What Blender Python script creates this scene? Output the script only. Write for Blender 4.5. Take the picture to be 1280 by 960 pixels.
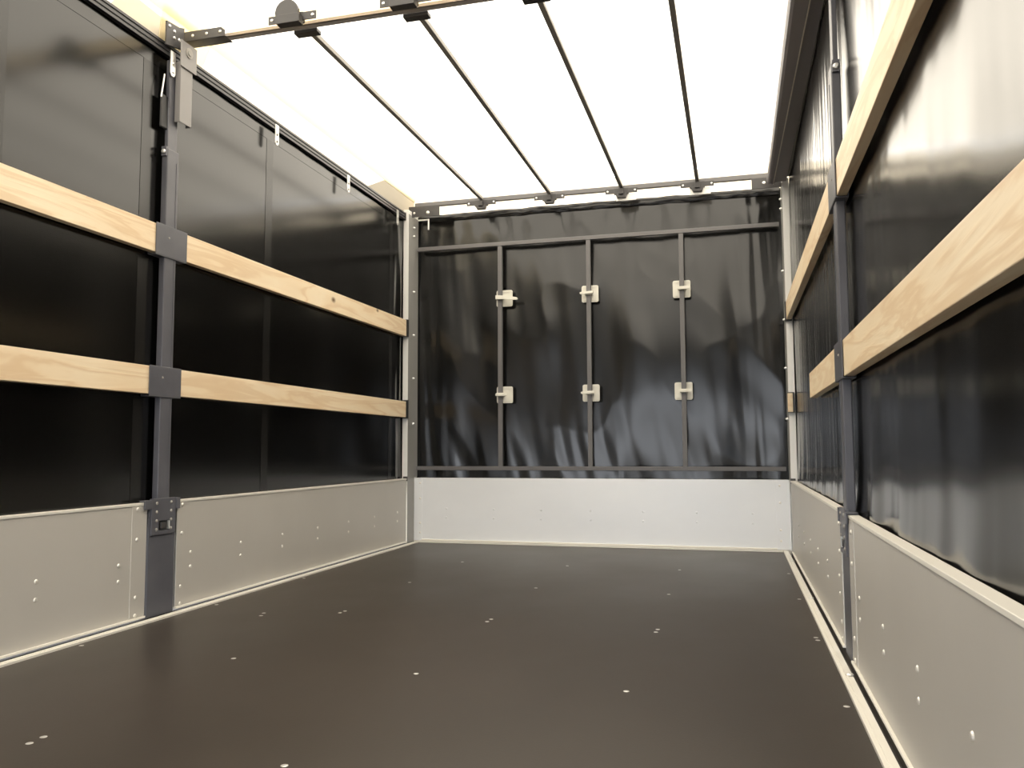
import bpy, bmesh, math, random
from mathutils import Vector, Matrix, noise
random.seed(7)
SC = bpy.context.scene
for o in list(bpy.data.objects): bpy.data.objects.remove(o)
COL = SC.collection

# ---------------------------------------------------------------- camera
F_PX, YAW, PITCH, ROLL = 1029.53, -15.1074, 4.478, -0.2292
CAM = Vector((0.7689, 0.0, 0.5342))
a, b, c = (math.radians(v) for v in (YAW, PITCH, ROLL))
fw = Vector((math.sin(a)*math.cos(b), math.cos(a)*math.cos(b), math.sin(b)))
r0 = Vector((math.cos(a), -math.sin(a), 0)); u0 = r0.cross(fw)
rt = math.cos(c)*r0 + math.sin(c)*u0; up = -math.sin(c)*r0 + math.cos(c)*u0
cd = bpy.data.cameras.new('camera'); cam = bpy.data.objects.new('camera', cd); COL.objects.link(cam)
cd.sensor_width = 36; cd.sensor_fit = 'HORIZONTAL'; cd.lens = F_PX/1280*36
cd.clip_start = 0.02; cd.clip_end = 300
m = Matrix((rt, up, -fw)).transposed().to_4x4(); m.translation = CAM
cam.matrix_world = m
SC.camera = cam

# ---------------------------------------------------------------- daylight and exposure
W = bpy.data.worlds.new('daylight'); SC.world = W; W.use_nodes = True
nt = W.node_tree; bg = nt.nodes['Background']
SKY = 4.7
tc = nt.nodes.new('ShaderNodeTexCoord'); sx = nt.nodes.new('ShaderNodeSeparateXYZ')
rp = nt.nodes.new('ShaderNodeValToRGB')
nt.links.new(tc.outputs['Generated'], sx.inputs[0]); nt.links.new(sx.outputs['Z'], rp.inputs[0])
rp.color_ramp.elements[0].position = 0.0; rp.color_ramp.elements[0].color = (1.02, 1.07, 1.15, 1)
rp.color_ramp.elements[1].position = 0.5; rp.color_ramp.elements[1].color = (1.0, 0.985, 0.96, 1)
nt.links.new(rp.outputs[0], bg.inputs['Color']); bg.inputs['Strength'].default_value = SKY
SC.view_settings.view_transform = 'Standard'; SC.view_settings.look = 'None'
SC.view_settings.exposure = 0.0; SC.view_settings.gamma = 1.0
try: SC.view_settings.use_curve_mapping = False
except Exception: pass

# ---------------------------------------------------------------- materials
def new_mat(name, col, rough=.5, metal=0., spec=.5, **kw):
    mt = bpy.data.materials.new(name); mt.use_nodes = True
    p = mt.node_tree.nodes['Principled BSDF']
    p.inputs['Base Color'].default_value = (*col, 1); p.inputs['Roughness'].default_value = rough
    p.inputs['Metallic'].default_value = metal; p.inputs['Specular IOR Level'].default_value = spec
    for k, v in kw.items(): p.inputs[k.replace('_', ' ')].default_value = v
    return mt
def nodes(mt): return mt.node_tree.nodes, mt.node_tree.links, mt.node_tree.nodes['Principled BSDF']
def add_noise_color(mt, c0, c1, scale, stretch=(1, 1, 1), detail=3, pos=(.35, .65), rough=None, bump=0., bscale=None):
    N, L, P = nodes(mt)
    t = N.new('ShaderNodeTexCoord'); mp = N.new('ShaderNodeMapping'); mp.inputs['Scale'].default_value = stretch
    n = N.new('ShaderNodeTexNoise'); n.inputs['Scale'].default_value = scale; n.inputs['Detail'].default_value = detail
    r = N.new('ShaderNodeValToRGB'); r.color_ramp.elements[0].position = pos[0]; r.color_ramp.elements[1].position = pos[1]
    r.color_ramp.elements[0].color = (*c0, 1); r.color_ramp.elements[1].color = (*c1, 1)
    L.new(t.outputs['Object'], mp.inputs[0]); L.new(mp.outputs[0], n.inputs[0]); L.new(n.outputs[0], r.inputs[0])
    L.new(r.outputs[0], P.inputs['Base Color'])
    if rough:
        q = N.new('ShaderNodeMapRange'); q.inputs['To Min'].default_value = rough[0]; q.inputs['To Max'].default_value = rough[1]
        L.new(n.outputs[0], q.inputs['Value']); L.new(q.outputs[0], P.inputs['Roughness'])
    if bump:
        n2 = N.new('ShaderNodeTexNoise'); n2.inputs['Scale'].default_value = bscale or scale*4; n2.inputs['Detail'].default_value = 2
        bm_ = N.new('ShaderNodeBump'); bm_.inputs['Strength'].default_value = bump; bm_.inputs['Distance'].default_value = .002
        L.new(mp.outputs[0], n2.inputs[0]); L.new(n2.outputs[0], bm_.inputs['Height']); L.new(bm_.outputs[0], P.inputs['Normal'])
    return mt
M = {}
M['tarp'] = new_mat('black coated tarpaulin', (.0022, .0021, .0019), .17, spec=.55)
M['tarp_front'] = new_mat('black creased tarpaulin', (.0055, .0054, .0050), .19, spec=.55)
M['tarp_seam'] = new_mat('black welded seam', (.0085, .0082, .0078), .25)
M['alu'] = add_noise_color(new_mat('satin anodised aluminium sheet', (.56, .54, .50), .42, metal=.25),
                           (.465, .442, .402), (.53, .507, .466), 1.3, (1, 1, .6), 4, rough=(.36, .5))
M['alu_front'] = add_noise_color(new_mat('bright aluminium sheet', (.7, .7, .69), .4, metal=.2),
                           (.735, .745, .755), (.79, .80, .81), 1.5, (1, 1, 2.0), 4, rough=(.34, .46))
M['alu_trim'] = new_mat('pale aluminium profile', (.74, .71, .64), .42, metal=.2)
M['steel_lit'] = new_mat('grey steel with painted light', (.21, .20, .195), .42)  # lightened copy of the post steel, paints in light near the roof
M['corner'] = new_mat('painted light corner profile', (.80, .79, .76), .42, metal=.1)
M['steel'] = add_noise_color(new_mat('grey violet painted steel', (.085, .083, .09), .42),
                             (.076, .0765, .089), (.098, .098, .112), 9, (1, 1, 1), 3)
M['dark'] = new_mat('dark lacquered steel', (.045, .042, .042), .45)
M['black'] = new_mat('black plastic', (.012, .012, .012), .45)
M['bar'] = new_mat('dark grey steel tube', (.125, .12, .12), .45)
M['web'] = new_mat('shaded inner post face', (.27, .265, .25), .42)  # darker version of the corner tone, shade put into the colour
M['beam'] = new_mat('beam grey lifted by glare', (.50, .46, .44), .5)  # dark bar's grey lifted to paint in roof glare
M['purlin'] = new_mat('grey steel roof tube', (.30, .285, .26), .55)  # albedo raised to imitate glare on the dark battens
M['zinc'] = new_mat('zinc plated fastener', (.72, .71, .68), .3, metal=.75)
M['rivet'] = new_mat('aluminium rivet', (.78, .75, .69), .32, metal=.5)
M['white'] = new_mat('white galvanised tab', (.80, .79, .76), .4, metal=.1)
M['latch'] = new_mat('ivory plastic', (.68, .66, .58), .42)
M['rubber'] = new_mat('charcoal rubber rail', (.030, .029, .031), .38)
M['rail'] = new_mat('charcoal coated tube', (.27, .255, .265), .45)
M['gap_dark'] = new_mat('dark gap', (.06, .052, .044), .7)
M['cream'] = new_mat('cream coated fabric', (.32, .285, .225), .6)
M['ground'] = add_noise_color(new_mat('pale concrete yard', (.36, .36, .36), .85), (.30, .30, .30), (.40, .40, .39), 2.0)
# film-faced plywood floor
M['ply'] = add_noise_color(new_mat('dark brown film faced plywood', (.07, .055, .045), .34, spec=.30),
                           (.029, .023, .018), (.040, .031, .024), 1.1, (1, .7, 1), 5, pos=(.3, .7), rough=(.26, .52), bump=.05, bscale=260)
# translucent roof sheet: daylight comes through it
def roof_mat(name, tint, dif, mix):
    mt = bpy.data.materials.new(name); mt.use_nodes = True
    N, L = mt.node_tree.nodes, mt.node_tree.links; N.remove(N['Principled BSDF'])
    t = N.new('ShaderNodeBsdfTranslucent'); d = N.new('ShaderNodeBsdfDiffuse'); x = N.new('ShaderNodeMixShader')
    t.inputs[0].default_value = (*tint, 1); d.inputs[0].default_value = (*dif, 1); x.inputs[0].default_value = mix
    L.new(t.outputs[0], x.inputs[1]); L.new(d.outputs[0], x.inputs[2]); L.new(x.outputs[0], N['Material Output'].inputs[0])
    return mt
M['roof'] = roof_mat('translucent white roof sheet', (.98, .905, .775), (.8, .78, .72), .16)
M['roof_band'] = roof_mat('cream roof edge band', (.97, .93, .80), (.84, .80, .68), .2)
M['gusset'] = new_mat('beige coated fabric patch', (.62, .55, .43), .6)
# pine
def wood_mat(name, seed, knots=()):
    mt = new_mat(name, (.8, .6, .36), .5, spec=.35); N, L, P = nodes(mt)
    t = N.new('ShaderNodeTexCoord'); mp = N.new('ShaderNodeMapping')
    mp.inputs['Location'].default_value = (seed*.37, seed*1.7, seed*.21); mp.inputs['Scale'].default_value = (1, .09, 1)
    L.new(t.outputs['Object'], mp.inputs[0])
    n = N.new('ShaderNodeTexNoise'); n.inputs['Scale'].default_value = 14; n.inputs['Detail'].default_value = 4; n.inputs['Distortion'].default_value = 1.2
    L.new(mp.outputs[0], n.inputs[0])
    w = N.new('ShaderNodeMath'); w.operation = 'MULTIPLY'; w.inputs[1].default_value = 26; L.new(n.outputs[0], w.inputs[0])
    s = N.new('ShaderNodeMath'); s.operation = 'SINE'; L.new(w.outputs[0], s.inputs[0])
    r = N.new('ShaderNodeValToRGB')
    r.color_ramp.elements[0].position = 0; r.color_ramp.elements[0].color = (.81, .685, .50, 1)
    r.color_ramp.elements[1].position = 1; r.color_ramp.elements[1].color = (.72, .56, .375, 1)
    e = r.color_ramp.elements.new(.62); e.color = (.785, .645, .455, 1)
    mr = N.new('ShaderNodeMapRange'); mr.inputs['From Min'].default_value = -1; L.new(s.outputs[0], mr.inputs[0]); L.new(mr.outputs[0], r.inputs[0])
    n3 = N.new('ShaderNodeTexNoise'); n3.inputs['Scale'].default_value = 2.2; n3.inputs['Detail'].default_value = 2
    L.new(t.outputs['Object'], n3.inputs[0])
    mx = N.new('ShaderNodeMixRGB'); mx.blend_type = 'MULTIPLY'; mx.inputs[0].default_value = .5
    r3 = N.new('ShaderNodeValToRGB'); r3.color_ramp.elements[0].position = .35; r3.color_ramp.elements[0].color = (.90, .82, .73, 1)
    r3.color_ramp.elements[1].position = .6; r3.color_ramp.elements[1].color = (1, 1, 1, 1)
    L.new(n3.outputs[0], r3.inputs[0]); L.new(r.outputs[0], mx.inputs[1]); L.new(r3.outputs[0], mx.inputs[2])
    out = mx.outputs[0]
    for (ky, kz, kr) in knots:                      # a knot: dark brown oval in the board
        sub = N.new('ShaderNodeVectorMath'); sub.operation = 'SUBTRACT'; sub.inputs[1].default_value = (0, ky, kz)
        L.new(t.outputs['Object'], sub.inputs[0])
        ml = N.new('ShaderNodeVectorMath'); ml.operation = 'MULTIPLY'; ml.inputs[1].default_value = (0, .62, 1)
        L.new(sub.outputs[0], ml.inputs[0])
        ln = N.new('ShaderNodeVectorMath'); ln.operation = 'LENGTH'; L.new(ml.outputs[0], ln.inputs[0])
        q = N.new('ShaderNodeMapRange'); q.inputs['From Min'].default_value = kr*.35; q.inputs['From Max'].default_value = kr*1.5
        q.inputs['To Min'].default_value = 1; q.inputs['To Max'].default_value = 0; L.new(ln.outputs['Value'], q.inputs[0])
        k = N.new('ShaderNodeMixRGB'); k.inputs[2].default_value = (.13, .075, .035, 1)
        L.new(q.outputs[0], k.inputs[0]); L.new(out, k.inputs[1]); out = k.outputs[0]
    L.new(out, P.inputs['Base Color'])
    bm_ = N.new('ShaderNodeBump'); bm_.inputs['Strength'].default_value = .12; bm_.inputs['Distance'].default_value = .001
    L.new(s.outputs[0], bm_.inputs['Height']); L.new(bm_.outputs[0], P.inputs['Normal'])
    return mt

# ---------------------------------------------------------------- mesh helpers
class MB:
    def __init__(s): s.bm = bmesh.new()
    def box(s, x0, x1, y0, y1, z0, z1):
        x0, x1 = sorted((x0, x1)); y0, y1 = sorted((y0, y1)); z0, z1 = sorted((z0, z1))
        v = [s.bm.verts.new(p) for p in ((x0,y0,z0),(x1,y0,z0),(x1,y1,z0),(x0,y1,z0),(x0,y0,z1),(x1,y0,z1),(x1,y1,z1),(x0,y1,z1))]
        for f in ((0,3,2,1),(4,5,6,7),(0,1,5,4),(1,2,6,5),(2,3,7,6),(3,0,4,7)): s.bm.faces.new([v[i] for i in f])
        return s
    def prism(s, pts, axis, lo, hi):
        """polygon pts in the two other axes, extruded along axis"""
        def P(u, v, w):
            return {0: (w, u, v), 1: (u, w, v), 2: (u, v, w)}[axis]
        A = [s.bm.verts.new(P(u, v, lo)) for u, v in pts]; B = [s.bm.verts.new(P(u, v, hi)) for u, v in pts]
        n = len(pts); s.bm.faces.new(A); s.bm.faces.new(B[::-1])
        for i in range(n): s.bm.faces.new((A[i], B[i], B[(i+1) % n], A[(i+1) % n]))
        return s
    def rod(s, p, q, r, n=12):
        p, q = Vector(p), Vector(q); d = (q-p).normalized(); u = d.orthogonal().normalized(); w = d.cross(u)
        A = []; B = []
        for i in range(n):
            t = 2*math.pi*i/n; o = (u*math.cos(t)+w*math.sin(t))*r
            A.append(s.bm.verts.new(p+o)); B.append(s.bm.verts.new(q+o))
        s.bm.faces.new(A); s.bm.faces.new(B[::-1])
        for i in range(n): s.bm.faces.new((A[i], B[i], B[(i+1) % n], A[(i+1) % n]))
        return s
    def dome(s, p, d, r, h, n=12):
        """rivet or screw head: low dome on point p, pointing along d"""
        p = Vector(p); d = Vector(d).normalized(); u = d.orthogonal().normalized(); w = d.cross(u)
        rings = []
        for rr, hh in ((1, -.15), (1, .15), (.82, .62), (.45, .93)):
            rings.append([s.bm.verts.new(p+(u*math.cos(2*math.pi*i/n)+w*math.sin(2*math.pi*i/n))*r*rr+d*h*hh) for i in range(n)])
        for A, B in zip(rings, rings[1:]):
            for i in range(n): s.bm.faces.new((A[i], A[(i+1) % n], B[(i+1) % n], B[i]))
        s.bm.faces.new(rings[-1]); s.bm.faces.new(rings[0][::-1])
        return s
    def hexa(s, p, d, r, h):
        p = Vector(p); d = Vector(d).normalized(); return s.rod(p-d*.001, p+d*h, r, 6)
    def build(s, name, mat, parent=None, bevel=0., smooth=False, solid=0.):
        bmesh.ops.recalc_face_normals(s.bm, faces=s.bm.faces[:])
        me = bpy.data.meshes.new(name); s.bm.to_mesh(me); s.bm.free()
        if smooth:
            for f in me.polygons: f.use_smooth = True
        me.materials.append(M[mat] if isinstance(mat, str) else mat)
        o = bpy.data.objects.new(name, me); COL.objects.link(o)
        if parent:
            o.parent = parent
            if parent.type == 'EMPTY' or True:
                o.matrix_parent_inverse = Matrix.Translation(parent.location).inverted() if parent.parent is None else Matrix.Identity(4)
        if bevel:
            md = o.modifiers.new('bevel', 'BEVEL'); md.width = bevel; md.segments = 2; md.limit_method = 'ANGLE'; md.angle_limit = math.radians(50)
        if solid:
            md = o.modifiers.new('solid', 'SOLIDIFY'); md.thickness = solid; md.offset = 0; md.use_rim = False
        return o
def thing(name, label, cat, loc, group=None):
    o = bpy.data.objects.new(name, None); COL.objects.link(o); o.location = loc; o.empty_display_size = .05
    o['label'] = label; o['category'] = cat
    if group: o['group'] = group
    return o
def tag(o, label, cat, group=None):
    o['label'] = label; o['category'] = cat
    if group: o['group'] = group
    return o
def struct(o, label=None):
    o['kind'] = 'structure'
    if label: o['label'] = label
    return o
def place_kid(o, parent): o.parent = parent; return o

X = 1.035; D = 4.492; HS = .3675; Y0 = -.5      # inner half width, front wall, sideboard height, rear end
XT = 1.068                                       # curtain plane

# ---------------------------------------------------------------- large structure
gnd = struct(MB().box(-30, 30, -40, 30, -.75, -.70).build('ground', 'ground'), 'pale concrete yard around and under the trailer')

floor = struct(MB().box(-.994, .994, Y0, D+.01, -.02, 0).build('floor', 'ply'), 'dark brown smooth plywood trailer floor')
struct(MB().box(-1.09, 1.09, Y0, D+.07, -.09, -.021).box(-1.088, -1.0365, Y0, D+.045, -.021, .0035).box(1.0365, 1.088, Y0, D+.045, -.021, .0035).build('trim_1', 'gap_dark'), 'dark frame under the floor edges with sills added against light leaks')  # outer boxes are sills added to block light under the sideboards
for sgn, nm in ((-1, 'trim_left'), (1, 'trim_right')):
    t = MB().box(sgn*.9945, sgn*1.0195, Y0, D+.001, -.02, .006).box(sgn*1.0035, sgn*1.0085, Y0, D-.03, .006, .0085)
    t.box(sgn*1.0195, sgn*1.0205, Y0, D+.001, -.02, .004)
    o = struct(t.build(nm, 'alu_trim', bevel=.001), 'pale aluminium edge profile along the %s side of the floor' % ('left' if sgn < 0 else 'right'))
    if sgn > 0:
        for y in (4.073, 3.1, 2.093, 1.1):
            MB().dome((1.012, y, .0085), (0, 0, 1), .009, .004, 14).build('rail_bolt', 'zinc', o, smooth=False)
struct(MB().box(-.992, .992, D-.028, D-.0145, 0.0005, .009).box(-.992, .992, D-.0145, D-.001, 0.0005, .006).box(-1.034, 1.034, D+.002, D+.045, -.02, .0095).build('trim_front', 'alu_trim', bevel=.0006), 'thin pale sill along the foot of the front panel')

for (x, y) in ((-.491,1.269),(-.493,1.303),(-.975,1.919),(-.487,1.900),(-.735,2.44),(-.720,2.40),(-.494,2.505),(-.491,2.535),(.021,1.882),
               (.014,2.490),(.016,2.527),(-.506,3.134),(.017,3.125),(.018,1.291),(.524,1.863),(.533,2.469),(.535,2.506),(.521,3.106),
               (.975,2.508),(.977,2.475),(.978,1.868),(.974,3.118),(-.49,3.75),(.017,3.74),(.52,3.73),(.975,3.73),(-.975,2.53),(-.975,3.13)):
    MB().dome((x, y, 0), (0, 0, 1), .0068, .0010, 12).build('screw_head', 'zinc', floor)

# roof sheet: flat top with side, front skirts
ZR = 2.075
rb = MB(); n = 40
def grid(bm, P, nu, nv):
    V = [[bm.verts.new(P(i/nu, j/nv)) for j in range(nv+1)] for i in range(nu+1)]
    for i in range(nu):
        for j in range(nv): bm.faces.new((V[i][j], V[i+1][j], V[i+1][j+1], V[i][j+1]))
grid(rb.bm, lambda u, v: (-1.088+2.176*u, Y0-.05+(D+.16-Y0)*v, ZR+.03*math.sin(math.pi*u)-.006*math.sin(v*math.pi*8)**2*math.sin(math.pi*u)), 24, 48)
ceiling = struct(rb.build('ceiling', 'roof', smooth=True), 'bright translucent white roof sheet of the trailer')
for sgn, nm in ((-1, 'skirt_left'), (1, 'skirt_right')):
    MB().box(sgn*1.087, sgn*1.0885, Y0-.05, D+.11, 1.83, ZR+.002).build('side_skirt', 'roof', ceiling)
MB().box(-1.088, 1.088, D+.108, D+.110, 1.80, ZR+.002).build('front_skirt', 'roof', ceiling)
for sgn in (-1,):   # welded double edge along the left roof corner
    MB().prism([(sgn*1.085, ZR-.045), (sgn*1.065, ZR-.002), (sgn*1.062, ZR-.006), (sgn*1.082, ZR-.048)], 1, Y0, D+.10).build('edge_band', 'roof_band', ceiling)
    MB().prism([(2.02, 1.86), (2.44, 1.86), (2.46, 2.0), (2.12, 2.01)], 0, -1.086, -1.083).build('corner_patch', 'gusset', ceiling)
    MB().prism([(2.28, 1.88), (2.50, 1.88), (2.58, 2.055), (2.30, 2.06)], 0, -1.0825, -1.0805).build('corner_patch', 'roof_band', ceiling)
    MB().prism([(3.75, 1.84), (D+.10, 1.84), (D+.10, 2.04), (4.15, 2.03)], 0, -1.086, -1.083).build('corner_patch', 'cream', ceiling)

# curtains ----------------------------------------------------------
def gauss(t, c, w): return math.exp(-((t-c)/w)**2)
def left_x(y, z):
    d = .0010*noise.noise(Vector((y*1.3, z*1.1, 3.1)))*2
    g = gauss(y, 4.36, .09)                        # creased where it wraps the front corner
    d += g*.014*noise.noise(Vector((y*16, z*2.2, 9)))
    d -= .0010*gauss(z, 1.9, .06)*math.sin(y*31+2*noise.noise(Vector((y*3, 0, 0))))*.6
    return min(-1.0615, -XT-.001+d)-.010*gauss(y, 4.45, .07)
def right_x(y, z):
    # hanging ripples that run straight down the curtain
    if y < 2.3:
        w = noise.noise(Vector((y*5.0+.06*z, z*.10, 1.7)))*.0030 + noise.noise(Vector((y*16, z*.15, 5.2)))*.0007
    else:
        w = noise.noise(Vector((y*6, z*.10, 1.7)))*.0024 + noise.noise(Vector((y*28, z*.12, 5.2)))*.0017
    w += .0060*gauss(z, .30, .22)*noise.noise(Vector((y*8+.5*(z-.3), z*.5, 12.5)))
    w += .010*gauss(y, 4.36, .07)*noise.noise(Vector((y*18, z*2, 2)))
    lowb = .24*max(0, .52-z)**2
    return max(1.0605, XT+.0025-lowb-w)+.008*gauss(y, 4.45, .07)
def curtain(fn, nm, lbl, ztop):
    mb = MB(); ys = 620; zs = 60
    grid(mb.bm, lambda u, v: (fn(Y0+(D+.05-Y0)*u, .30+(ztop-.30)*v), Y0+(D+.05-Y0)*u, .30+(ztop-.30)*v), ys, zs)
    return struct(mb.build(nm, 'tarp', smooth=True, solid=.0012), lbl)
wl = curtain(left_x, 'wall_left', 'glossy black curtain forming the left side of the trailer', 1.885)
wr = curtain(right_x, 'wall_right', 'rippled glossy black curtain forming the right side of the trailer', 1.926)
def strip(fn, y0, y1, z0, z1, off, nu, nv):
    mb = MB()
    grid(mb.bm, lambda u, v: (fn(y0+(y1-y0)*u, z0+(z1-z0)*v)+off, y0+(y1-y0)*u, z0+(z1-z0)*v), nu, nv)
    return mb
for (y0, y1) in ((1.60, 1.684), (2.20, 2.246), (2.935, 2.985), (4.19, 4.235)):
    strip(left_x, y0, y1, .30, 1.815, .0013, 4, 50).build('seam_band', 'tarp_seam', wl, smooth=True, solid=.0006)
strip(left_x, Y0, D, 1.815, 1.885, .0010, 500, 4).build('top_hem', 'tarp', wl, smooth=True, solid=.0012)

def front_y(x, z):
    n1 = noise.noise(Vector((x*5.5, z*.9, 4.0)))
    n2 = noise.noise(Vector((x*9+z*1.2, z*1.6, 8.0)))
    n3 = noise.noise(Vector((x*2.2, z*1.5, 2.0)))
    d = .0105*n1 + .0060*n2 + .011*n3
    d *= .62+.38*gauss(z, .30, .55)
    q = noise.noise(Vector((x*2.6+z*2.1, z*1.4-x*.8, 31.0)))
    d += .010*abs(q)
    e = gauss(abs(x), .97, .16)
    d += e*.0055*noise.noise(Vector((x*20+z*.8, z*1.8, 6.0)))
    d += .006*gauss(z, 1.85, .12)*noise.noise(Vector((x*13, z*6, 14.0)))
    d += .005*gauss(z, .45, .22)*noise.noise(Vector((x*16+z*3, z*3, 24.0)))
    return D+.062+d
mb = MB()
ZT = 1.925
grid(mb.bm, lambda u, v: (-1.088+2.176*u, front_y(-1.088+2.176*u, .30+(ZT-.30)*v), .30+(ZT-.30)*v), 260, 120)
wf = struct(mb.build('wall_front', 'tarp_front', smooth=True, solid=.0012), 'creased glossy black curtain closing the front of the trailer')
mb = MB()   # gathered top edge
grid(mb.bm, lambda u, v: (-1.03+2.06*u, front_y(-1.03+2.06*u, 1.90)-.006-.006*math.sin(v*math.pi)-.003*noise.noise(Vector((u*40, v*3, 1))),
     1.888+.040*v+.005*noise.noise(Vector((u*15, 0, 3)))), 220, 6)
mb.build('top_hem', 'tarp_seam', wf, smooth=True, solid=.002)

# rear side of the trailer behind the camera: unseen half curtain added to darken reflections
rear = struct(MB().box(-1.08, 1.08, Y0-.02, Y0, 1.17, 2.06).rod((-1.08, Y0-.03, 1.15), (1.08, Y0-.03, 1.15), .05, 16).build('added_rear_curtain', 'tarp'), 'unseen black rear curtain, rolled half up, added to darken reflections')

# ---------------------------------------------------------------- sideboards
def sideboard(sgn, y0, y1, label, rivs, edge_rivs, end_strip=None, mat='alu'):
    t = thing('sideboard', label, 'panel', (sgn*1.048, (y0+y1)/2, .010), 'aluminium sideboards')
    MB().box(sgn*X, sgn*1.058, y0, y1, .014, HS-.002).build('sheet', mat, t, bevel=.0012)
    MB().box(sgn*(X-.0025), sgn*1.0585, y0, y1, HS-.008, HS).build('top_lip', 'alu_trim', t, bevel=.001)
    MB().box(sgn*(X-.0065), sgn*1.05, y0, y1, .010, .0165).build('bottom_lip', 'alu_trim', t, bevel=.001)
    if end_strip:
        MB().box(sgn*(X-.0018), sgn*1.04, end_strip[0], end_strip[1], .018, HS-.010).build('end_strip', mat, t, bevel=.0008)
    for (y, z) in rivs: MB().dome((sgn*X, y, z), (-sgn, 0, 0), .0062, .0032).build('rivet', 'rivet', t)
    for (y, z) in edge_rivs: MB().dome((sgn*(X-.0018), y, z), (-sgn, 0, 0), .0062, .0035).build('rivet', 'rivet', t)
    return t
EZ = (.340, .256, .079, .026)
sideboard(-1, Y0, 2.238, 'grey aluminium sideboard on the left nearest the camera, left of the grey post',
          [(y, z) for y in (1.51, 1.817, 2.122) for z in (.186, .138)], [(2.196, z) for z in (.350, .256, .079, .024)], (2.172, 2.238))
sideboard(-1, 2.385, 4.376, 'grey aluminium sideboard on the left between the grey post and far corner',
          [(y, z) for y in (2.463, 2.760, 3.055, 3.352, 3.655, 3.951, 4.25) for z in (.186, .138)], [(2.411, z) for z in (.350, .256, .079, .024)], (2.385, 2.437))
sideboard(1, Y0, 2.196, 'grey aluminium sideboard at the right edge nearest the camera',
          [(y, z) for y in (.82, 1.124, 1.433, 1.745, 2.056) for z in (.189, .141)], [(2.148, z) for z in (.330, .255, .079, .028)], (2.115, 2.196))
sideboard(1, 2.356, 4.376, 'grey aluminium sideboard on the right between the post and far corner',
          [(y, z) for y in (2.430, 2.733, 3.036, 3.325, 3.63, 3.94) for z in (.185, .137)], [(2.392, z) for z in (.33, .256, .071, .026)], (2.356, 2.41))
t = thing('front_panel', 'pale aluminium low panel across the front end under the creased black curtain', 'panel', (0, D+.012, .010))
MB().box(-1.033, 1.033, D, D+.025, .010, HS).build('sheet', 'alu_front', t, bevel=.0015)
MB().box(-.985, .965, D-.004, D+.01, .010, .018).build('bottom_lip', 'alu_trim', t, bevel=.001)
for x0, x1 in ((-1.033, -.983), (.965, 1.033)):
    MB().box(x0, x1, D-.0025, D+.01, .010, HS-.001).build('end_strip', 'alu_front', t, bevel=.0008)
for x in (-.835, -.554, -.281, -.003, .283, .564, .848):
    for z in (.193, .143): MB().dome((x, D, z), (0, -1, 0), .0060, .0032).build('rivet', 'alu_front', t)
for z in (.338, .250, .110, .055):
    for x in (-.995, .985): MB().dome((x, D-.0025, z), (0, -1, 0), .006, .003).build('rivet', 'rivet', t)

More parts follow.
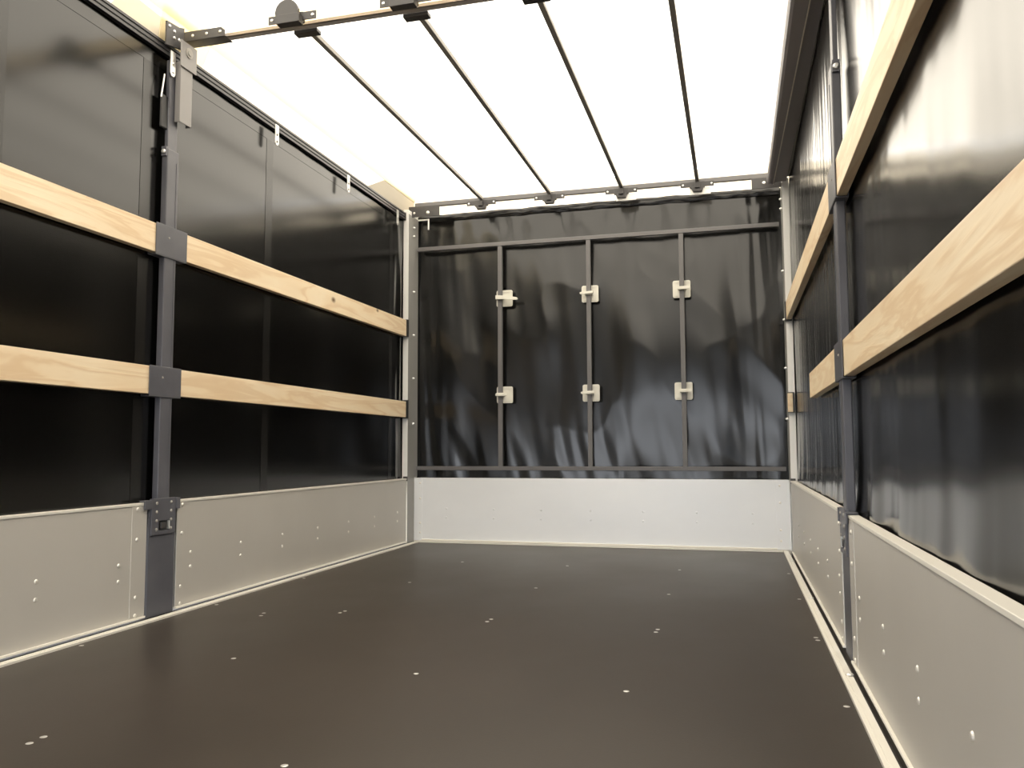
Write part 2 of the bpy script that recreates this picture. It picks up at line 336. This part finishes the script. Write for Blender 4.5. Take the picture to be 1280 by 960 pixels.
# ---------------------------------------------------------------- posts
def mid_post(sgn, yc, label):
    t = thing('side_post', label, 'post', (sgn*1.05, yc, 0), 'grey centre posts')
    a, b = (yc-.063, yc+.064)
    MB().box(sgn*(X-.001), sgn*1.060, a, b, .004, .372).build('foot_plate', 'steel', t, bevel=.0015)
    lo, hi = yc-.024, yc+.033
    if sgn > 0: lo, hi = yc-.040, yc+.018
    mb = MB().box(sgn*(X+.000), sgn*1.058, lo, hi, .370, 1.54)
    mb.build('lower_upright', 'steel', t, bevel=.003)
    mb = MB().box(sgn*(X+.006), sgn*1.054, lo+.006, hi-.004, 1.535, 1.848 if sgn < 0 else 1.894)
    mb.build('upper_upright', 'steel', t, bevel=.002)
    # flush ridge along the inner face
    MB().box(sgn*(X-.0015), sgn*(X+.002), hi-.012, hi-.0105, .40, 1.50).build('ridge', 'steel', t)
    # ears that hook over the sideboards
    MB().box(sgn*(X-.009), sgn*(X-.004), a-.030, a+.004, .346, .374).box(sgn*(X-.004), sgn*1.05, a-.028, a+.004, .3695, .374).build('hook', 'steel', t, bevel=.001)
    MB().box(sgn*(X-.009), sgn*(X-.004), b-.004, b+.014, .340, .376).box(sgn*(X-.004), sgn*1.05, b-.004, b+.014, .3695, .376).build('hook', 'steel', t, bevel=.001)
    pl = MB().box(sgn*(X-.006), sgn*(X+.004), a+.006, b-.004, .306, .378).box(sgn*(X-.006), sgn*(X+.004), a+.006, yc-.022, .262, .306)
    pl.box(sgn*(X-.006), sgn*(X+.004), yc+.026, b-.004, .262, .306).box(sgn*(X-.006), sgn*(X+.004), yc-.022, yc+.026, .262, .274)
    jp = pl.build('joint_plate', 'steel', t, bevel=.001)
    MB().box(sgn*(X-.0015), sgn*(X+.001), yc-.022, yc+.026, .274, .306).build('latch_recess', 'black', jp)
    MB().box(sgn*(X-.008), sgn*(X-.001), yc-.012, yc+.012, .281, .299).build('latch_tongue', 'dark', jp, bevel=.001)
    MB().box(sgn*(X-.009), sgn*(X-.001), yc+.0235, yc+.0275, .277, .304).build('latch_pin', 'zinc', jp, bevel=.0006)
    for y in (yc-.034, yc+.036):
        for z in (.363, .335, .307, .279): MB().dome((sgn*(X-.006), y, z), (-sgn, 0, 0), .0055, .003).build('bolt', 'purlin', jp)
    # pockets that carry the slats
    for z0, z1, dy in ((.709, .806, -.008), (1.172, 1.276, .004)):
        p0, p1 = yc-.076+dy, yc+.080+dy
        pk = MB().box(sgn*(X-.004), sgn*(X-.001), p0, p1, z0, z1).box(sgn*(X-.004), sgn*1.064, p0, p1, z0-.003, z0)
        pk.box(sgn*1.061, sgn*1.064, p0, p1, z0, z1)
        pk = pk.build('slat_pocket', 'steel', t, bevel=.0012)
        MB().dome((sgn*(X-.004), p0+.062, (z0+z1)/2+.012), (-sgn, 0, 0), .004, .002).build('bolt', 'purlin', pk)
    # joint screw near the top
    jc = MB().box(sgn*(X+.002), sgn*1.056, lo-.006, lo+.012, 1.512, 1.545).build('joint_clip', 'steel', t, bevel=.001)
    MB().dome((sgn*(X+.012), lo-.006, 1.527), (0, -1, 0), .0085, .005, 14).build('screw', 'zinc', jc)
    return t, lo, hi
pl_, lo, hi = mid_post(-1, 2.312, 'grey steel post in the middle of the left side with latch at its foot')
# box sleeve and hinge head of the left post
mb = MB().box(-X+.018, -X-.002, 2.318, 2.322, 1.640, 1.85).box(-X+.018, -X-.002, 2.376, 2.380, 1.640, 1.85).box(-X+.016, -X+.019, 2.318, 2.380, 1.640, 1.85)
mb.build('sleeve', 'steel_lit', pl_, bevel=.001)
hp_ = MB().box(-X+.020, -X+.024, 2.310, 2.395, 1.832, 1.925).build('head_plate', 'steel_lit', pl_, bevel=.002)
MB().rod((-X+.024, 2.352, 1.892), (-X+.027, 2.352, 1.892), .018, 20).rod((-X+.027, 2.352, 1.892), (-X+.030, 2.352, 1.892), .010, 16).build('pivot', 'purlin', hp_)
gs_ = MB().prism([(2.262, 1.885), (2.352, 1.905), (2.352, 1.985), (2.325, 1.975), (2.262, 1.968)], 0, -X-.004, -X+.003).build('gusset', 'dark', pl_, bevel=.001)
for y, z in ((2.275, 1.955), (2.300, 1.948), (2.300, 1.925), (2.325, 1.93)):
    MB().dome((-X+.003, y, z), (1, 0, 0), .006, .004).build('bolt', 'zinc', gs_)
MB().box(-X-.018, -X-.010, 2.262, 2.306, 1.605, 1.72).build('lever', 'black', pl_, bevel=.004)
MB().rod((-X-.012, 2.262, 1.706), (-X-.012, 2.276, 1.79), .0028, 10).build('lever_rod', 'zinc', pl_)
MB().prism([(2.286, 1.80), (2.306, 1.80), (2.304, 1.70), (2.294, 1.68)], 0, -X-.006, -X-.003).build('blade', 'steel', pl_)
pr_, lo, hi = mid_post(1, 2.275, 'grey steel post in the middle of the right side, bright screw near its top')

def corner_post(sgn, label):
    t = thing('corner_post', label, 'post', (sgn*1.05, D-.05, 0), 'front corner posts')
    q = 4.390
    mb = MB().box(sgn*X, sgn*1.068, q, D+.045, .004, 1.925)
    mb.build('upright', 'corner', t, bevel=.002)
    MB().box(sgn*(X-.0012), sgn*(X+.001), q+.001, D+.046, .372, 1.90).box(sgn*(X-.0012), sgn*(X+.001), q+.001, D-.003, .004, .372).build('inner_shade', 'web', t)  # thin dark sheet paints shade onto the inner face
    zs = (1.835, 1.784, 1.452, 1.196, .943, .680)
    for z in zs: MB().dome((sgn*(X-.0012), D-.028, z), (-sgn, 0, 0), .0075, .012, 12).build('screw', 'zinc', t)
    MB().box(sgn*(X-.002), sgn*(X+.022), q-.010, q+.001, .352, .378).build('end_stop', 'dark', t, bevel=.001)
    for z0, z1 in ((.709, .812), (1.176, 1.276)):
        MB().box(sgn*(X-.006), sgn*1.062, q-.022, q-.001, z0, z1).build('slat_holder', 'black' if sgn < 0 else 'dark', t, bevel=.001)
    return t
cl_ = corner_post(-1, 'pale corner post at the far left, top carrying a bent white hook')
cr_ = corner_post(1, 'pale corner post at the far right of the front wall')
# head plates, hooks
MB().box(-X-.02, -.862, 4.436, 4.440, 1.890, 1.955).build('head_plate', 'dark', cl_, bevel=.002)
MB().dome((-.935, 4.436, 1.912), (0, -1, 0), .011, .006, 16).build('head_bolt', 'zinc', cl_)
MB().dome((-1.02, 4.436, 1.915), (0, -1, 0), .007, .005, 12).build('head_bolt', 'zinc', cl_)
MB().rod((-1.0, 4.452, 1.874), (-.936, 4.452, 1.874), .0045).rod((-.936, 4.452, 1.878), (-.936, 4.452, 1.815), .0045).build('hook', 'white', cl_)
MB().box(.885, X, 4.436, 4.440, 1.892, 1.950).build('head_plate', 'dark', cr_, bevel=.002)
MB().dome((.948, 4.436, 1.921), (0, -1, 0), .010, .006, 16).build('head_bolt', 'zinc', cr_)

# ---------------------------------------------------------------- wooden slats
def slat(sgn, y0, y1, z0, z1, label, seed, knots=(), parent=None):
    mt = wood_mat('pine board %d' % seed, seed, knots)
    o = MB().box(sgn*(X+.0005), sgn*1.0605, y0, y1, z0, z1).build('wooden_slat', mt, bevel=.0015)
    return tag(o, label, 'board', 'pine slats along the sides')
slat(-1, Y0, 2.252+.01, 1.177, 1.272, 'upper pine slat on the left nearest the camera, running to the post', 3)
slat(-1, Y0, 2.245+.01, .7135, .8035, 'lower pine slat on the left nearest the camera, running to the post', 5)
slat(-1, 2.375, 4.366, 1.178, 1.272, 'upper pine slat with two dark knots, left side beyond the post', 8, ((3.474, 1.233, .011), (3.968, 1.263, .008)))
slat(-1, 2.375, 4.366, .7135, .8035, 'lower pine slat without knots on the left side beyond the post', 11)
slat(1, Y0, 2.215, 1.176, 1.272, 'upper pine slat on the right nearest the camera, rising to the top edge', 14)
slat(1, Y0, 2.205, .711, .803, 'lower pine slat on the right nearest the camera, cut off by the picture edge', 17)
slat(1, 2.32, 4.366, 1.182, 1.274, 'long upper pine slat on the right between post and far corner', 21)
slat(1, 2.31, 3.168, .7125, .8025, 'short lower pine slat ending free just beyond the right post', 24)
o = MB().box(1.0295, 1.0535, 4.352, 4.367, .712, .806).build('slat_offcut', wood_mat('pine board 30', 30), bevel=.001)
tag(o, 'small pine slat end in the lower holder of the far right corner post', 'board')

# ---------------------------------------------------------------- rails under the roof
t = thing('curtain_rail', 'narrow black grooved curtain rail along the top of the left side', 'rail', (-1.06, 2, 1.85), 'curtain rails')
mb = MB().box(-1.055, -1.080, Y0, 4.384, 1.865, 1.906).box(-1.0515, -1.06, Y0, 4.384, 1.896, 1.906).box(-1.0515, -1.06, Y0, 4.384, 1.880, 1.888).box(-1.0515, -1.06, Y0, 4.384, 1.865, 1.873)
mb.build('profile', 'rubber', t, bevel=.001)
MB().box(-1.050, -1.081, 4.384, 4.387, 1.862, 1.908).build('end_cap', 'dark', t)
t = thing('curtain_rail', 'wide dark charcoal curtain rail along the top of the right side', 'rail', (1.0, 2, 1.90), 'curtain rails')
def rail_run(mb, pts, dn, df):
    """profile pts (x, z) run along y; dn / df shift it in x at the near and the far part"""
    rings = [[mb.bm.verts.new((x+d, y, z)) for x, z in pts] for y, d in ((Y0, dn), (2.5, dn), (4.384, df))]
    n = len(pts); mb.bm.faces.new(rings[0]); mb.bm.faces.new(rings[-1][::-1])
    for A, B in zip(rings, rings[1:]):
        for i in range(n): mb.bm.faces.new((A[i], B[i], B[(i+1) % n], A[(i+1) % n]))
    return mb
mb = MB()
rail_run(mb, [(.960, 1.925), (.9615, 1.912), (.967, 1.902), (.977, 1.897), (1.022, 1.897), (1.022, 1.955), (.966, 1.955)], 0, 0)
mb.bm.verts.ensure_lookup_table()
for v in mb.bm.verts:
    if v.co.x > 1.0 and v.co.y > 3: v.co.x -= .032
mb.build('tube', 'rail', t)
mb = rail_run(MB(), [(1.026, 1.903), (1.0655, 1.905), (1.0655, 1.955), (1.026, 1.955)], 0, -.0305)
mb.bm.verts.ensure_lookup_table()
for v in mb.bm.verts:
    if v.co.y > 3 and v.co.x > 1.02: v.co.x = 1.056
mb.build('profile', 'rail', t)
MB().box(1.05, 1.086, Y0, 4.384, 1.928, 1.954).build('gap_closer', 'rubber', t)  # dark strip added to close the bright gap beside the curtain
rail_run(MB(), [(1.0222, 1.893), (1.0258, 1.893), (1.0258, 1.94), (1.0222, 1.94)], 0, -.0315).build('bead', 'alu_trim', t)

def hanger(y, label):
    t = thing('curtain_hanger', label, 'hanger', (-X, y, 1.79), 'curtain hangers along the left rail')
    MB().prism([(y-.013, 1.798), (y-.006, 1.788), (y+.006, 1.788), (y+.013, 1.798), (y+.013, 1.874), (y-.013, 1.874)], 0, -X+.0035, -X+.006).build('plate', 'white' if y > 2.5 and y < 4 else 'zinc', t)
    for z in (1.803, 1.832): MB().dome((-X+.006, y, z), (1, 0, 0), .0052, .003).build('rivet', 'bar' if 2.5 < y < 4 else 'zinc', t)
hanger(2.295, 'small zinc curtain hanger at the head of the left post')
hanger(2.950, 'white curtain hanger on the left rail next beyond the post')
hanger(3.604, 'white curtain hanger near the middle of the far left rail')
hanger(4.215, 'zinc curtain hanger closest to the far left corner')

# ---------------------------------------------------------------- roof beams with brackets
PX = (-.612, -.210, .196, .605)
def bracket(parent, x, y, near):
    """flat tab with a bolt each side of a round hub"""
    dz = .010 if near else 0
    b0 = MB().box(x-.088, x-.03, y-.003, y, 1.934+dz, 1.962+dz).box(x+.03, x+.088, y-.003, y, 1.934+dz, 1.962+dz).box(x-.04, x+.04, y-.004, y+.012, 1.930+dz, 1.963+dz)
    b = b0.build('bracket', 'dark', parent, bevel=.001)
    hb = MB(); n = 22
    if near:     # upright round disc on a flat block
        pts = [(x-.012+.042*math.cos(math.radians(-20)+math.radians(220)*i/n), 1.972+.042*math.sin(math.radians(-20)+math.radians(220)*i/n)) for i in range(n+1)]
        hb.prism(pts, 1, y-.020, y-.006)
        hb.box(x-.044, x+.040, y-.030, y+.002, 1.928, 1.958)
    else:
        pts = [(x+.034*math.cos(math.pi+math.pi*i/n), 1.934-.024*math.sin(math.pi*i/n)) for i in range(n+1)]
        hb.prism([(x-.034, 1.934), (x-.022, 1.908), (x+.026, 1.908), (x+.034, 1.934)], 1, y-.018, y+.006)
        hb.box(x-.012, x+.014, y-.03, y-.018, 1.924, 1.955)
    h = hb.build('hub', 'dark', b, bevel=.001)
    for dx in (-.075, .075): MB().dome((x+dx, y-.003, 1.948+dz), (0, -1, 0), .006, .003).build('bolt', 'zinc', b)
    return b
bb = thing('roof_crossbar', 'thin dark crossbeam above the front wall with four hub brackets', 'beam', (0, 4.47, 1.95), 'roof crossbeams')
MB().box(-X+.01, X-.04, 4.455, 4.48, 1.955, 1.981).build('bar', 'bar', bb, bevel=.002)
for x in PX: bracket(bb, x, 4.452, False)
for x in (PX[2]+.02, PX[3]+.01):
    MB().box(x-.05, x+.06, 4.456, 4.459, 1.895, 1.932).build('pale_plate', 'white', bb, bevel=.001)
mbm = thing('roof_crossbar', 'thin grey crossbeam nearer the camera, from the left post across the roof', 'beam', (0, 2.43, 1.965), 'roof crossbeams')
MB().box(-X+.01, X-.08, 2.414, 2.436, 1.966, 1.972).box(-X+.01, X-.08, 2.414, 2.417, 1.966, 1.984).build('bar', 'beam', mbm, bevel=.001)
MB().box(-.90, X-.08, 2.338, 2.414, 1.981, 1.983).build('webbing', 'roof', mbm)
MB().box(-1.065, -.900, 2.390, 2.393, 1.960, 1.995).box(-1.065, -.900, 2.393, 2.440, 1.960, 1.963).build('angle_bracket', 'dark', mbm, bevel=.001)
for x in (-1.028, -.972, -.918): MB().dome((x, 2.390, 1.978), (0, -1, 0), .0055, .003).build('bolt', 'zinc', mbm)
for i, x in enumerate(PX):
    bracket(mbm, x, 2.345, True)
    MB().box(x-.048, x+.040, 2.437, 2.470, 1.955, 1.968).build('pad', 'dark', mbm, bevel=.002)
LB = ('leftmost of the four dark roof battens, nearest the left rail', 'second from the left of the four dark roof battens',
      'third from the left of the four dark roof battens', 'rightmost of the four dark roof battens, nearest the right rail')
for x, l in zip(PX, LB):
    o = MB().box(x-.010, x+.010, 2.46, 4.46, 1.966, 1.984).build('roof_batten', 'purlin', bevel=.002)
    tag(o, l, 'batten', 'long roof battens')

# ---------------------------------------------------------------- steel frame and latches at the front curtain
fr = thing('steel_grille', 'thin dark steel frame of two rails and three uprights before the front curtain', 'grille', (0, D+.015, .41))
YB0, YB1 = D-.002, D+.018
MB().box(-1.02, 1.02, YB0, YB1, 1.699, 1.722).build('top_rail', 'bar', fr, bevel=.0015)
MB().box(-1.02, 1.02, YB0, YB1, .412, .434).build('bottom_rail', 'bar', fr, bevel=.0015)
XB = (-.514, .0, .510)
for x in XB: MB().box(x-.0125, x+.0125, YB0+.001, YB1, .434, 1.699).build('upright', 'bar', fr, bevel=.0015)
rows = {1: ('upper', 1.395), 0: ('lower', .839)}
for rk, (rn, zc) in rows.items():
    for i, x in enumerate(XB):
        xc = x+(.022, .005, -.002)[i]; 
        t = thing('curtain_latch', '', 'latch', (xc, D+.03, zc-.05), 'ivory curtain latches on the front frame')
        pos = ('left upright of the front frame', 'middle upright of the front frame', 'right upright of the front frame')[i]
        t['label'] = '%s square ivory latch on the %s' % (rn, pos)
        if (rk, i) == (1, 0): t['label'] = 'upper ivory latch on the left upright, its handle sticking out sideways'
        s = .0475; r = .010; pts = []
        for cx_, cz_, a0 in ((s-r, s-r, 0), (-s+r, s-r, 90), (-s+r, -s+r, 180), (s-r, -s+r, 270)):
            for k in range(5):
                an = math.radians(a0+k*22.5); pts.append((xc+cx_+r*math.cos(an), zc+cz_+r*math.sin(an)))
        MB().prism(pts, 1, D+.020, D+.026).build('plate', 'latch', t, bevel=.001)
        MB().box(xc-.038, xc+.038, D+.0175, D+.020, zc-.038, zc-.035).box(xc-.038, xc+.038, D+.0175, D+.020, zc+.035, zc+.038).build('rim', 'latch', t)
        bx = x
        MB().box(bx-.020, bx+.022, D-.012, D-.003, zc-.010, zc+.010).box(bx-.020, bx-.0135, D-.010, D+.02, zc-.008, zc+.008).box(bx+.0145, bx+.022, D-.010, D+.02, zc-.008, zc+.008).build('strap', 'latch', t, bevel=.0015)
        if (rk, i) == (1, 0):
            MB().prism([(bx-.02, zc+.014), (bx+.04, zc+.008), (bx+.105, zc-.004), (bx+.112, zc-.014), (bx+.105, zc-.020), (bx+.04, zc-.013), (bx-.02, zc-.010)], 1, D-.022, D-.012).build('handle', 'latch', t, bevel=.0015)
        elif i == 1:
            MB().prism([(bx-.046, zc+.004), (bx-.036, zc+.008), (bx+.03, zc+.010), (bx+.03, zc-.004), (bx-.036, zc-.008), (bx-.046, zc-.004)], 1, D-.020, D-.012).build('handle', 'latch', t, bevel=.0015)
        else:
            MB().prism([(bx-.022, zc+.006), (bx+.040, zc+.006), (bx+.044, zc), (bx+.040, zc-.008), (bx-.022, zc-.008)], 1, D-.020, D-.012).build('handle', 'latch', t, bevel=.0015)
